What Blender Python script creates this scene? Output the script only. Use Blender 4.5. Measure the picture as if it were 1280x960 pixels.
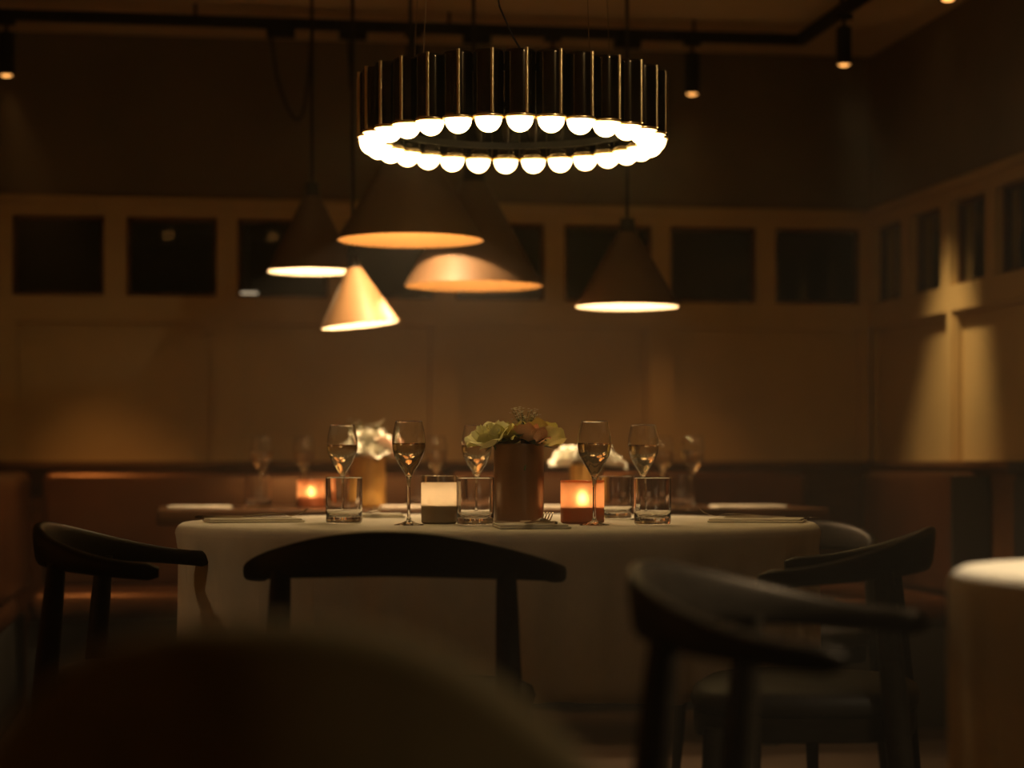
import bpy, math, random
from mathutils import Vector, Matrix
random.seed(7)
PI = math.pi
sc = bpy.context.scene
for o in list(bpy.data.objects):
    bpy.data.objects.remove(o)
COL = sc.collection

# ------------------------------------------------------------------ camera
F, CX, HY, CZ = 2640.0, 640.0, 580.0, 0.89      # focal length in pixels, centre column, horizon row, camera height
YAW = math.radians(8.75)
SN, CS = math.sin(YAW), math.cos(YAW)
cam_data = bpy.data.cameras.new('camera')
cam = bpy.data.objects.new('camera', cam_data)
COL.objects.link(cam)
cam.location = (0, 0, CZ)
cam.rotation_euler = (PI / 2, 0, -YAW)
cam_data.sensor_width = 36.0
cam_data.lens = 36.0 * F / 1280.0
cam_data.shift_y = (HY - 480.0) / 1280.0
cam_data.clip_start = 0.05
cam_data.dof.use_dof = True
cam_data.dof.focus_distance = 4.60
cam_data.dof.aperture_fstop = 2.0
sc.camera = cam

# ------------------------------------------------------------------ world, exposure
world = bpy.data.worlds.new('world')
sc.world = world
world.use_nodes = True
bgn = world.node_tree.nodes['Background']
bgn.inputs['Color'].default_value = (0.012, 0.02, 0.02, 1)
bgn.inputs['Strength'].default_value = 0.03
HAZE = 0.010
wvol = world.node_tree.nodes.new('ShaderNodeVolumeScatter')      # thin even haze added to the room air for glow round the bulbs
wvol.inputs['Color'].default_value = (1.0, 0.93, 0.82, 1)
wvol.inputs['Density'].default_value = HAZE
wvol.inputs['Anisotropy'].default_value = 0.35
world.node_tree.links.new(wvol.outputs[0], world.node_tree.nodes['World Output'].inputs['Volume'])
vs = sc.view_settings
vs.view_transform = 'Standard'
vs.look = 'None'
vs.gamma = 1.0
vs.use_curve_mapping = False
vs.exposure = 0.35
cy = sc.cycles
cy.max_bounces = 12
cy.transmission_bounces = 12
cy.transparent_max_bounces = 12
cy.diffuse_bounces = 4
cy.glossy_bounces = 4
cy.sample_clamp_indirect = 2.0
cy.caustics_reflective = False
cy.caustics_refractive = True
cy.blur_glossy = 0.5
cy.use_denoising = True
cy.adaptive_threshold = 0.015

BULB_L = 11.0                  # radiance of the chandelier bulbs
WARM = (1.0, 0.70, 0.36)
AMBER = (1.0, 0.56, 0.20)
CREAM_L = (1.0, 0.68, 0.36)
ORANGE_L = (1.0, 0.46, 0.13)
PEND_W = 1.0                  # pendant multiplier
SPOT_W = 1.0
CANDLE_L = 48.0


def P(px, d, z=0.0):
    """world point at camera depth d in the direction of picture column px, at height z"""
    xc = (px - CX) / F * d
    return Vector((xc * CS + d * SN, -xc * SN + d * CS, z))


def W(xc, d, z=0.0):
    return Vector((xc * CS + d * SN, -xc * SN + d * CS, z))


def Z(py, d):
    return CZ + (HY - py) / F * d


def on_back(px, y):
    k = (px - CX) / F
    d = y / (CS - k * SN)
    return d * (SN + k * CS), d


def on_side(px, x):
    k = (px - CX) / F
    d = x / (SN + k * CS)
    return d * (CS - k * SN), d


# ------------------------------------------------------------------ materials
def mat(name, color, rough=0.5, metal=0.0, var=0.0, scale=8.0, bump=0.0, bscale=60.0, coat=0.0, spec=0.5,
        trans=0.0, ior=1.45, emis=None, estr=0.0, stretch=None, sheen=0.0, tint=None):
    m = bpy.data.materials.new(name)
    m.use_nodes = True
    nt = m.node_tree
    b = nt.nodes['Principled BSDF']
    b.inputs['Base Color'].default_value = (*color, 1)
    b.inputs['Roughness'].default_value = rough
    b.inputs['Metallic'].default_value = metal
    b.inputs['Coat Weight'].default_value = coat
    b.inputs['Coat Roughness'].default_value = 0.15
    b.inputs['Specular IOR Level'].default_value = spec
    b.inputs['Transmission Weight'].default_value = trans
    b.inputs['IOR'].default_value = ior
    b.inputs['Sheen Weight'].default_value = sheen
    if tint:
        b.inputs['Specular Tint'].default_value = (*tint, 1)
    if emis:
        b.inputs['Emission Color'].default_value = (*emis, 1)
        b.inputs['Emission Strength'].default_value = estr
    if var > 0 or bump > 0:
        tc = nt.nodes.new('ShaderNodeTexCoord')
        mp = nt.nodes.new('ShaderNodeMapping')
        nt.links.new(tc.outputs['Object'], mp.inputs['Vector'])
        if stretch:
            mp.inputs['Scale'].default_value = stretch
    if var > 0:
        n = nt.nodes.new('ShaderNodeTexNoise')
        n.inputs['Scale'].default_value = scale
        n.inputs['Detail'].default_value = 5
        nt.links.new(mp.outputs['Vector'], n.inputs['Vector'])
        r = nt.nodes.new('ShaderNodeValToRGB')
        r.color_ramp.elements[0].position = 0.3
        r.color_ramp.elements[1].position = 0.7
        r.color_ramp.elements[0].color = (*[c * (1 - var) for c in color], 1)
        r.color_ramp.elements[1].color = (*[min(1, c * (1 + var)) for c in color], 1)
        nt.links.new(n.outputs['Fac'], r.inputs['Fac'])
        nt.links.new(r.outputs['Color'], b.inputs['Base Color'])
    if bump > 0:
        n2 = nt.nodes.new('ShaderNodeTexNoise')
        n2.inputs['Scale'].default_value = bscale
        n2.inputs['Detail'].default_value = 4
        nt.links.new(mp.outputs['Vector'], n2.inputs['Vector'])
        bp = nt.nodes.new('ShaderNodeBump')
        bp.inputs['Strength'].default_value = bump
        bp.inputs['Distance'].default_value = 0.004
        nt.links.new(n2.outputs['Fac'], bp.inputs['Height'])
        nt.links.new(bp.outputs['Normal'], b.inputs['Normal'])
    return m


def emit(name, color, strength):
    m = bpy.data.materials.new(name)
    m.use_nodes = True
    nt = m.node_tree
    nt.nodes.clear()
    e = nt.nodes.new('ShaderNodeEmission')
    e.inputs['Color'].default_value = (*color, 1)
    e.inputs['Strength'].default_value = strength
    o = nt.nodes.new('ShaderNodeOutputMaterial')
    nt.links.new(e.outputs[0], o.inputs[0])
    return m


def translucent(name, color, tint, gloss=0.12, tr=0.72, clear=0.40):
    """frosted coloured glass: diffuse + translucent + a little gloss"""
    m = bpy.data.materials.new(name)
    m.use_nodes = True
    nt = m.node_tree
    nt.nodes.clear()
    d = nt.nodes.new('ShaderNodeBsdfDiffuse'); d.inputs['Color'].default_value = (*color, 1)
    t = nt.nodes.new('ShaderNodeBsdfTranslucent'); t.inputs['Color'].default_value = (*tint, 1)
    g = nt.nodes.new('ShaderNodeBsdfGlossy'); g.inputs['Roughness'].default_value = 0.15
    n = nt.nodes.new('ShaderNodeTexNoise'); n.inputs['Scale'].default_value = 25
    tc = nt.nodes.new('ShaderNodeTexCoord'); nt.links.new(tc.outputs['Object'], n.inputs['Vector'])
    r = nt.nodes.new('ShaderNodeMapRange')
    r.inputs['To Min'].default_value = tr - 0.06; r.inputs['To Max'].default_value = tr + 0.06
    nt.links.new(n.outputs['Fac'], r.inputs['Value'])
    m1 = nt.nodes.new('ShaderNodeMixShader')
    nt.links.new(r.outputs[0], m1.inputs[0])
    nt.links.new(d.outputs[0], m1.inputs[1])
    rf = nt.nodes.new('ShaderNodeBsdfRefraction'); rf.inputs['Color'].default_value = (*tint, 1)
    rf.inputs['Roughness'].default_value = 0.95; rf.inputs['IOR'].default_value = 1.25
    m0 = nt.nodes.new('ShaderNodeMixShader'); m0.inputs[0].default_value = clear
    nt.links.new(t.outputs[0], m0.inputs[1]); nt.links.new(rf.outputs[0], m0.inputs[2])
    nt.links.new(m0.outputs[0], m1.inputs[2])
    m2 = nt.nodes.new('ShaderNodeMixShader'); m2.inputs[0].default_value = gloss
    nt.links.new(m1.outputs[0], m2.inputs[1]); nt.links.new(g.outputs[0], m2.inputs[2])
    o = nt.nodes.new('ShaderNodeOutputMaterial')
    nt.links.new(m2.outputs[0], o.inputs[0])
    return m


M = dict(
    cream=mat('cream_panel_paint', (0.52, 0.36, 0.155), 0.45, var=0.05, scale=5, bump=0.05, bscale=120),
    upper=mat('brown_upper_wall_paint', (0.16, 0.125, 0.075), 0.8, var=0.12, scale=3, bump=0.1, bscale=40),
    ceil=mat('ceiling_paint', (0.70, 0.54, 0.32), 0.85, var=0.08, scale=2, bump=0.08, bscale=50),
    floor=mat('dark_oak_floor', (0.055, 0.036, 0.022), 0.45, var=0.35, scale=5, bump=0.15, bscale=30, stretch=(1, 9, 1)),
    dado=mat('dark_timber_dado', (0.085, 0.038, 0.014), 0.5, spec=0.25, tint=(1.0, .6, .3), var=0.25, scale=6, stretch=(1, 8, 8), bump=0.05),
    leather=mat('tan_leather', (0.044, 0.017, 0.007), 0.30, var=0.18, scale=9, bump=0.12, bscale=180, spec=0.6, tint=(1.0, 0.50, 0.22)),
    plinth=mat('black_plinth', (0.012, 0.01, 0.008), 0.6, var=0.2),
    wood=mat('black_stained_wood', (0.009, 0.007, 0.005), 0.46, spec=0.18, tint=(1.0, .80, .60), var=0.4, scale=14, stretch=(2, 2, 9), bump=0.08, bscale=70),
    seat=mat('black_leather_seat', (0.012, 0.010, 0.009), 0.6, spec=0.3, var=0.2, scale=20, bump=0.2, bscale=150),
    velvet=mat('brown_velvet', (0.24, 0.20, 0.115), 0.8, var=0.15, scale=20, bump=0.1, bscale=200, sheen=0.3),
    walnut=mat('dark_walnut_top', (0.085, 0.040, 0.018), 0.28, var=0.3, scale=7, stretch=(1, 10, 1), bump=0.04),
    linen=mat('white_linen', (0.74, 0.68, 0.57), 0.9, var=0.03, scale=30, bump=0.25, bscale=320, sheen=0.2),
    napkin=mat('ivory_napkin', (0.72, 0.66, 0.54), 0.92, var=0.04, scale=60, bump=0.25, bscale=300),
    black=mat('black_metal', (0.010, 0.009, 0.008), 0.55, spec=0.2, var=0.2),
    cord=mat('black_fabric_cord', (0.012, 0.011, 0.010), 0.8, var=0.2),
    chrome=mat('smoked_mirror_tube', (0.10, 0.075, 0.045), 0.12, metal=1.0, var=0.1, scale=10),
    brass=mat('polished_brass', (0.85, 0.62, 0.30), 0.34, metal=1.0, var=0.06),
    steel=mat('polished_steel', (0.72, 0.66, 0.58), 0.16, metal=1.0, var=0.05),
    bulb=emit('bulb_glow', (1.0, 0.66, 0.25), BULB_L),
    shade_out=mat('brown_shade_enamel', (0.105, 0.060, 0.030), 0.55, var=0.1),
    shade_tan=mat('tan_shade_enamel', (0.30, 0.17, 0.075), 0.5, var=0.06),
    shade_in=mat('ivory_shade_lining', (0.85, 0.76, 0.58), 0.6, var=0.03),
    shade_gold=mat('gold_shade_lining', (0.13, 0.062, 0.016), 0.5, var=0.04),
    lamp=emit('warm_lamp_glow', (1.0, 0.66, 0.32), 6.0),
    lens=emit('spot_lens_glow', (1.0, 0.42, 0.10), 1.6),
    flame=emit('candle_flame', (1.0, 0.68, 0.36), CANDLE_L),
    wax=mat('candle_wax', (0.72, 0.55, 0.36), 0.5, var=0.05),
    glass=mat('clear_glass', (1, 1, 1), 0.0, trans=1.0, ior=1.47, var=0.0),
    wine=mat('pale_sparkling_wine', (0.98, 0.84, 0.62), 0.0, trans=1.0, ior=1.34),
    water=mat('still_water', (0.99, 0.97, 0.94), 0.0, trans=1.0, ior=1.33),
    amber=translucent('orange_frosted_glass', (0.62, 0.22, 0.08), (0.95, 0.46, 0.20)),
    creamg=translucent('cream_frosted_glass', (0.55, 0.44, 0.28), (0.44, 0.36, 0.25), clear=0.0),
    vase=mat('brown_glazed_vase', (0.21, 0.10, 0.042), 0.28, var=0.3, scale=6, coat=0.4, bump=0.03),
    vase_y=mat('ochre_glazed_vase', (0.55, 0.30, 0.07), 0.35, var=0.12, coat=0.3),
    yellow=mat('yellow_petal', (0.84, 0.76, 0.26), 0.6, var=0.16, scale=40, bump=0.2, bscale=90),
    paley=mat('pale_yellow_petal', (0.86, 0.82, 0.44), 0.6, var=0.14, scale=40, bump=0.2, bscale=90),
    peach=mat('peach_petal', (0.86, 0.47, 0.24), 0.6, var=0.18, scale=40, bump=0.2, bscale=90),
    white=mat('white_petal', (0.90, 0.88, 0.76), 0.6, var=0.08, scale=40, bump=0.2, bscale=90),
    pink=mat('blush_petal', (0.82, 0.60, 0.48), 0.6, var=0.1, scale=40, bump=0.2, bscale=90),
    green=mat('dark_leaf', (0.022, 0.040, 0.014), 0.45, var=0.3, scale=30),
    stem=mat('green_stem', (0.06, 0.10, 0.03), 0.6, var=0.2),
    pane=mat('dark_window_glass', (0.9, 0.95, 0.95), 0.02, trans=1.0, ior=1.45),
)


# ------------------------------------------------------------------ mesh building
class MB:
    def __init__(s):
        s.v, s.f = [], []

    def add(s, vs_, fs):
        n = len(s.v)
        s.v += [tuple(v) for v in vs_]
        s.f += [tuple(i + n for i in f) for f in fs]
        return s

    def box(s, a, b, bev=0.0):
        x0, y0, z0 = a; x1, y1, z1 = b
        if bev <= 0:
            s.add([(x0, y0, z0), (x1, y0, z0), (x1, y1, z0), (x0, y1, z0), (x0, y0, z1), (x1, y0, z1), (x1, y1, z1), (x0, y1, z1)],
                  [(0, 3, 2, 1), (4, 5, 6, 7), (0, 1, 5, 4), (1, 2, 6, 5), (2, 3, 7, 6), (3, 0, 4, 7)])
        else:
            # rounded in plan and at top/bottom edges
            rings = []
            k = 4
            for zi, inset in ((z0, bev), (z0 + bev * .3, bev * .3), (z0 + bev, 0), (z1 - bev, 0), (z1 - bev * .3, bev * .3), (z1, bev)):
                r = []
                for (cx, cy_, a0) in ((x1 - bev, y1 - bev, 0), (x0 + bev, y1 - bev, PI / 2), (x0 + bev, y0 + bev, PI), (x1 - bev, y0 + bev, 1.5 * PI)):
                    for i in range(k):
                        t = a0 + PI / 2 * i / (k - 1)
                        rr = bev - inset
                        r.append((cx + math.cos(t) * rr, cy_ + math.sin(t) * rr, zi))
                rings.append(r)
            s.loft(rings, closed=True, caps=True)
        return s

    def loft(s, rings, closed=True, caps=False):
        n = len(rings[0])
        vs_ = [p for r in rings for p in r]
        fs = []
        for i in range(len(rings) - 1):
            for j in range(n if closed else n - 1):
                j2 = (j + 1) % n
                fs.append((i * n + j, i * n + j2, (i + 1) * n + j2, (i + 1) * n + j))
        if caps:
            fs.append(tuple(reversed(range(n))))
            fs.append(tuple((len(rings) - 1) * n + j for j in range(n)))
        return s.add(vs_, fs)

    def lathe(s, prof, n=32, c=(0, 0, 0)):
        """prof: (r, z) list; r = 0 ends become poles"""
        vs_, idx = [], []
        full = [prof[0]]
        for p, q in zip(prof, prof[1:]):
            L = math.hypot(q[0] - p[0], q[1] - p[1])
            if L > .018:                       # holding loops so that smoothing stays near the edges
                e = .0025 / L
                full += [(p[0] + (q[0] - p[0]) * t, p[1] + (q[1] - p[1]) * t) for t in (e, 1 - e)]
            full.append(q)
        for r, z in full:
            if r <= 1e-7:
                idx.append([len(vs_)]); vs_.append((c[0], c[1], c[2] + z))
            else:
                row = []
                for j in range(n):
                    t = 2 * PI * j / n
                    row.append(len(vs_)); vs_.append((c[0] + r * math.cos(t), c[1] + r * math.sin(t), c[2] + z))
                idx.append(row)
        fs = []
        for a, b in zip(idx, idx[1:]):
            for j in range(n):
                j2 = (j + 1) % n
                if len(a) == 1 and len(b) == 1:
                    continue
                if len(a) == 1:
                    fs.append((a[0], b[j2], b[j]))
                elif len(b) == 1:
                    fs.append((a[j], a[j2], b[0]))
                else:
                    fs.append((a[j], a[j2], b[j2], b[j]))
        return s.add(vs_, fs)

    def tube(s, pts, rad, n=10):
        pts = [Vector(p) for p in pts]
        if not isinstance(rad, (list, tuple)):
            rad = [rad] * len(pts)
        rings = []
        up = None
        for i, p in enumerate(pts):
            t = (pts[min(i + 1, len(pts) - 1)] - pts[max(i - 1, 0)]).normalized()
            if up is None:
                up = Vector((0, 0, 1)) if abs(t.z) < 0.9 else Vector((1, 0, 0))
            sd = t.cross(up).normalized()
            up = sd.cross(t).normalized()
            rings.append([p + (sd * math.cos(2 * PI * j / n) + up * math.sin(2 * PI * j / n)) * rad[i] for j in range(n)])
        return s.loft(rings, True, True)

    def mesh(s, name, angle=35):
        me = bpy.data.meshes.new(name)
        me.from_pydata(s.v, [], s.f)
        me.polygons.foreach_set('use_smooth', [True] * len(me.polygons))
        me.update()
        if angle is not None:
            me.set_sharp_from_angle(angle=math.radians(angle))
        return me

    def build(s, name, m, parent=None, angle=35, loc=None):
        o = bpy.data.objects.new(name, s.mesh(name, angle))
        o.data.materials.append(M[m] if isinstance(m, str) else m)
        COL.objects.link(o)
        if parent is not None:
            o.parent = parent
        if loc is not None:
            o.location = loc
        return o


def inst(name, me, parent=None, loc=(0, 0, 0), rot=(0, 0, 0), scale=(1, 1, 1)):
    o = bpy.data.objects.new(name, me)
    COL.objects.link(o)
    o.location = loc; o.rotation_euler = rot; o.scale = scale
    if parent is not None:
        o.parent = parent
    return o


def tag(o, label=None, cat=None, group=None, kind=None):
    if label: o['label'] = label
    if cat: o['category'] = cat
    if group: o['group'] = group
    if kind: o['kind'] = kind
    return o


def empty(name, loc, rz=0.0):
    o = bpy.data.objects.new(name, None)
    COL.objects.link(o)
    o.empty_display_size = 0.05
    o.location = loc
    o.rotation_euler = (0, 0, rz)
    return o


def copy_tree(o, parent=None):
    kids = list(o.children)
    c = o.copy()
    COL.objects.link(c)
    c.parent = parent
    for k in kids:
        copy_tree(k, c)
    return c


def lamp(name, kind, loc, color, power, parent=None, radius=0.03, aim=None, cone=None, blend=0.5):
    l = bpy.data.lights.new(name, kind)
    l.color = color
    l.energy = power
    l.shadow_soft_size = radius
    o = bpy.data.objects.new(name, l)
    COL.objects.link(o)
    o.location = loc
    if parent is not None:
        o.parent = parent
    if kind == 'SPOT':
        l.spot_size = cone
        l.spot_blend = blend
        v = Vector(aim) - Vector(loc)
        o.rotation_euler = v.to_track_quat('-Z', 'Y').to_euler()
    return o


def sm(x):
    x = max(0.0, min(1.0, x))
    return x * x * (3 - 2 * x)


# ================================================================== THE ROOM
YB, XR, ZC = 8.10, 2.69, 2.51          # back wall plane, side wall plane, ceiling
XL, YF = -3.6, -3.0
tag(MB().box((XL - .1, YF - .1, -0.1), (XR + .3, YB + .3, 0)).build('floor', 'floor'), kind='structure')
tag(MB().box((XL - .1, YF - .1, ZC), (XR + .3, YB + .3, ZC + .1)).build('ceiling', 'ceil'), kind='structure')
tag(MB().box((XL - .1, YF, 0), (XL, YB + .12, ZC)).build('wall_left', 'cream'), kind='structure')
tag(MB().box((XL - .1, YF - .1, 0), (XR + .12, YF, ZC)).build('wall_front', 'cream'), kind='structure')

# heights of the panelling
z_dado, z_pan1, z_sill, z_head, z_top = 0.90, 1.435, 1.525, 1.825, 1.875
T = 0.10                                # wall thickness

# back wall: upper part, then panelling parts
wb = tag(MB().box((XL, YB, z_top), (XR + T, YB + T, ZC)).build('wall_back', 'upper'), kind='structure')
tag(MB().box((XL, YB - .03, z_top - .006), (XR - .03, YB - .0005, z_top + .022), 0.006).build('trim_1', 'cream'), kind='structure')
MB().box((XL, YB, z_head), (XR, YB + T, z_top)).build('rail', 'cream', wb)
MB().box((XL, YB, z_pan1), (XR, YB + T, z_sill)).build('rail', 'cream', wb)
MB().box((XL, YB, 0.0), (XR, YB + T, z_dado)).build('rail', 'dado', wb)

edges = [(-120, -12), (15, 130), (158, 271), (297, 411), (432, 543), (570, 681), (706, 816), (838, 946), (970, 1076)]
spans = [(on_back(a, YB)[0], on_back(b, YB)[0]) for a, b in edges]
w0 = spans[0]
pitch = 0.4345
while w0[0] > XL + 0.5:
    w0 = (w0[0] - pitch, w0[1] - pitch)
    spans.insert(0, w0)
wn = 0


def window(axis, a, b, n):
    """opening between a and b on the back wall (axis x) or the side wall (axis y): slim frame and one pane"""
    global M
    f = 0.014
    m = MB()
    if axis == 'x':
        for (p, q, r, s_) in ((a, a + f, z_sill, z_head), (b - f, b, z_sill, z_head), (a + f, b - f, z_sill, z_sill + f), (a + f, b - f, z_head - f, z_head)):
            m.box((p, YB + .03, r), (q, YB + .06, s_))
        o = m.build('window_%d' % n, 'dado')
        MB().box((a + f, YB + .042, z_sill + f), (b - f, YB + .048, z_head - f)).build('pane', 'pane', o)
    else:
        for (p, q, r, s_) in ((a, a + f, z_sill, z_head), (b - f, b, z_sill, z_head), (a + f, b - f, z_sill, z_sill + f), (a + f, b - f, z_head - f, z_head)):
            m.box((XR + .03, p, r), (XR + .06, q, s_))
        o = m.build('window_%d' % n, 'dado')
        MB().box((XR + .042, a + f, z_sill + f), (XR + .048, b - f, z_head - f)).build('pane', 'pane', o)
    tag(o, kind='structure')


prev = XL
for i, (a, b) in enumerate(spans):
    MB().box((prev, YB, z_sill), (a, YB + T, z_head)).build('mullion', 'cream', wb)
    wn += 1
    window('x', a, b, wn)
    prev = b
MB().box((prev, YB, z_sill), (XR, YB + T, z_head)).build('mullion', 'cream', wb)
# lower panels, two windows to a panel; stiles proud of the panels
st = [on_back(p, YB)[0] for p in (2, 283, 557, 826, 1092)]
sw = 0.045
while st[0] > XL + 0.9:
    st.insert(0, st[0] - 0.862)
for x in st:
    MB().box((x - sw, YB, z_dado), (min(x + sw, XR), YB + T, z_pan1)).build('stile', 'cream', wb)
lo = [XL] + st
for x0, x1 in zip(lo, lo[1:]):
    a, b = (x0 + sw if x0 > XL else XL), x1 - sw
    pn = MB().box((a, YB + .040, z_dado), (b, YB + T, z_pan1)).build('panel', 'cream', wb)
    m = MB()                                        # moulding round the recess
    m.box((a, YB + .012, z_pan1 - .014), (b, YB + .040, z_pan1))
    m.box((a, YB + .012, z_dado), (a + .014, YB + .040, z_pan1 - .014))
    m.box((b - .014, YB + .012, z_dado), (b, YB + .040, z_pan1 - .014))
    m.build('moulding', 'cream', pn)
tag(MB().box((XL, YB - .045, z_dado - .03), (XR - .05, YB, z_dado), 0.006).build('trim_2', 'dado'), kind='structure')

# side wall
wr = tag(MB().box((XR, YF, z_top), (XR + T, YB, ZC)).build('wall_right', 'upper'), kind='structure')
tag(MB().box((XR - .03, YF, z_top - .006), (XR - .0005, YB - .0005, z_top + .022), 0.006).build('trim_3', 'cream'), kind='structure')
MB().box((XR, YF, z_head), (XR + T, YB, z_top)).build('rail', 'cream', wr)
MB().box((XR, YF, z_pan1), (XR + T, YB, z_sill)).build('rail', 'cream', wr)
MB().box((XR, YF, 0.0), (XR + T, YB, z_dado)).build('rail', 'dado', wr)
sp = [(on_side(b, XR)[0], on_side(a, XR)[0]) for a, b in ((1091, 1126), (1137, 1175), (1187, 1231), (1243, 1292))]
last = sp[-1]
for k in range(13):
    last = (last[0] - .455, last[1] - .455)
    sp.append(last)
prev = YB
for a, b in sp:
    MB().box((XR, b, z_sill), (XR + T, prev, z_head)).build('mullion', 'cream', wr)
    wn += 1
    window('y', a, b, wn)
    prev = a
MB().box((XR, YF, z_sill), (XR + T, prev, z_head)).build('mullion', 'cream', wr)
sy = [on_side(1186, XR)[0]]
while sy[-1] > YF + 1.0:
    sy.append(sy[-1] - 0.91)
for y in sy:
    MB().box((XR, y - .022, z_dado), (XR + T, y + .022, z_pan1)).build('stile', 'cream', wr)
hi = [YB + .040] + sy
for y1, y0 in zip(hi, hi[1:]):
    a, b = y0 + .022, y1 - .022
    pn = MB().box((XR + .040, a, z_dado), (XR + T, b, z_pan1)).build('panel', 'cream', wr)
    m = MB()
    m.box((XR + .012, a, z_pan1 - .014), (XR + .040, b, z_pan1))
    m.box((XR + .012, a, z_dado), (XR + .040, a + .014, z_pan1 - .014))
    m.box((XR + .012, b - .014, z_dado), (XR + .040, b, z_pan1 - .014))
    m.build('moulding', 'cream', pn)
tag(MB().box((XR - .045, 5.2, z_dado - .03), (XR, YB - .05, z_dado), 0.006).build('trim_4', 'dado'), kind='structure')

# ================================================================== BANQUETTES
def cushion(m, x0, x1, y0, y1, z0, z1, r=0.03):
    m.box((x0, y0, z0), (x1, y1, z1), r)


def banquette(name, label, parts, loc=(0, 0, 0)):
    e = empty(name, loc)
    tag(e, label, 'banquette', 'leather banquettes along the panelling')
    for pname, m_, boxes in parts:
        for (a, b, r) in boxes:
            a = [p - q for p, q in zip(a, loc)]; b = [p - q for p, q in zip(b, loc)]
            MB().box(a, b, r).build(pname, m_, e, angle=60)
    return e


XW = -0.55                                         # front of the wing backrest on the far left
bx0 = XW
bx1 = on_back(1012, 7.85)[0]
mid = on_back(560, 7.85)[0]
banquette('banquette', 'long tan leather banquette along the back wall behind the dark table',
          [('plinth', 'plinth', [((bx0, 7.52, 0), (2.62, 8.05, .34), 0)]),
           ('seat_cushion', 'leather', [((bx0 + .01, 7.42, .345), (mid - .004, 7.93, .445), .035), ((mid + .004, 7.42, .345), (2.10, 7.93, .445), .035)]),
           ('backrest', 'leather', [((bx0 + .03, 7.86, .44), (mid - .003, 8.04, .862), .03), ((mid + .003, 7.86, .44), (bx1, 8.04, .862), .03)])], (1.0, 7.8, 0))
banquette('banquette', 'tan leather banquette wing coming forward at the far left edge',
          [('plinth', 'plinth', [((XW - .60, 6.2, 0), (XW - .04, 8.0, .34), 0)]),
           ('seat_cushion', 'leather', [((XW - .45, 6.2, .345), (XW - .02, 7.40, .445), .035)]),
           ('backrest', 'leather', [((XW - .17, 6.2, .44), (XW - .01, 7.84, .862), .03)])], (XW - .2, 7.0, 0))
banquette('banquette', 'short tan leather banquette wing against the side wall with a dark open end',
          [('plinth', 'plinth', [((2.15, 6.80, 0), (2.60, 7.41, .34), 0)]),
           ('seat_cushion', 'leather', [((2.11, 6.80, .345), (2.56, 7.90, .445), .035)]),
           ('backrest', 'leather', [((2.555, 6.82, .44), (2.66, 7.80, .862), .03)]),
           ('end_panel', 'plinth', [((2.545, 6.795, .0), (2.675, 6.815, .85), 0)])], (2.4, 7.3, 0))
cab = empty('side_cabinet', (2.55, 5.78, 0))
tag(cab, 'black cabinet standing against the side wall just past the banquette end', 'cabinet')
MB().box((-.04, -.45, 0), (.13, .38, .86)).build('body', 'black', cab)
MB().box((-.06, -.47, .86), (.090, .40, .895), .006).build('top', 'black', cab)
MB().box((-.055, -.43, .06), (-.04, -.04, .84)).build('door', 'black', cab)
MB().box((-.055, -.02, .06), (-.04, .36, .84)).build('door', 'black', cab)

# ================================================================== CEILING TRACK AND SPOTS
zt = 2.45
tc_ = W((1000 - CX) / F * 7.77, 7.77)              # corner of the track
ty, tx = tc_.y, tc_.x
trk = tag(empty('lighting_track', (tx, ty, zt)), 'black ceiling track running along the wall and turning a corner', 'track')
MB().box((XL - tx + .2, -.018, -.018), (.018, .018, .018)).build('track_run', 'black', trk)
MB().box((-.018, -7.5, -.018), (.018, -.0185, .018)).build('track_run', 'black', trk)
for k in range(6):
    MB().tube([(-.4 - k * .9, 0, .017), (-.4 - k * .9, 0, ZC - zt)], .006, 8).build('hanger', 'black', trk)
for k in range(3):
    MB().tube([(0, -.5 - k * .9, .017), (0, -.5 - k * .9, ZC - zt)], .006, 8).build('hanger', 'black', trk)


def track_spot(label, base, length, aim, power, cone, blend=0.6, tilt=False, color=(1.0, 0.62, 0.28), soft=.03):
    """base: point on the track; cylinder head below on a stub, turned to its aim when tilt is set"""
    e = tag(empty('track_spotlight', base), label, 'spotlight', 'ceiling track spotlights')
    MB().box((-.03, -.016, -.034), (.03, .016, -.0185)).build('adapter', 'black', e)
    MB().tube([(0, 0, -.034), (0, 0, -.09)], .007, 8).build('stem', 'black', e)
    r, L = .027, length
    v = (Vector(aim) - Vector(base) - Vector((0, 0, -.09))).normalized()
    R = v.to_track_quat('-Z', 'Y').to_matrix().to_4x4() if tilt else Matrix.Identity(4)
    piv = Vector((0, 0, -.09))

    def put(mb, name, m_):
        mb.v = [tuple(piv + R @ (Vector(p) - piv)) for p in mb.v]
        return mb.build(name, m_, e)
    put(MB().lathe([(0, -.06), (r * .9, -.06), (r, -.066), (r, -L), (r * .86, -L), (r * .86, -L + .022), (0, -L + .022)], 24), 'body', 'black')
    put(MB().lathe([(0, -L + .018), (r * .84, -L + .018), (r * .84, -L + .004), (r * .5, -L - .004), (0, -L - .007)], 24), 'lens', 'lens')
    if power > 0:
        lp = piv + R @ (Vector((0, 0, -L - .045)) - piv)
        lamp('spot_light', 'SPOT', lp, color, power, e, soft, Vector(aim) - Vector(base), math.radians(cone), blend)
    return e


def on_track1(px):
    x, d = on_back(px, ty)
    return Vector((x, ty, zt))


def on_track2(px):
    y, d = on_side(px, tx)
    return Vector((tx, y, zt))


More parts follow.
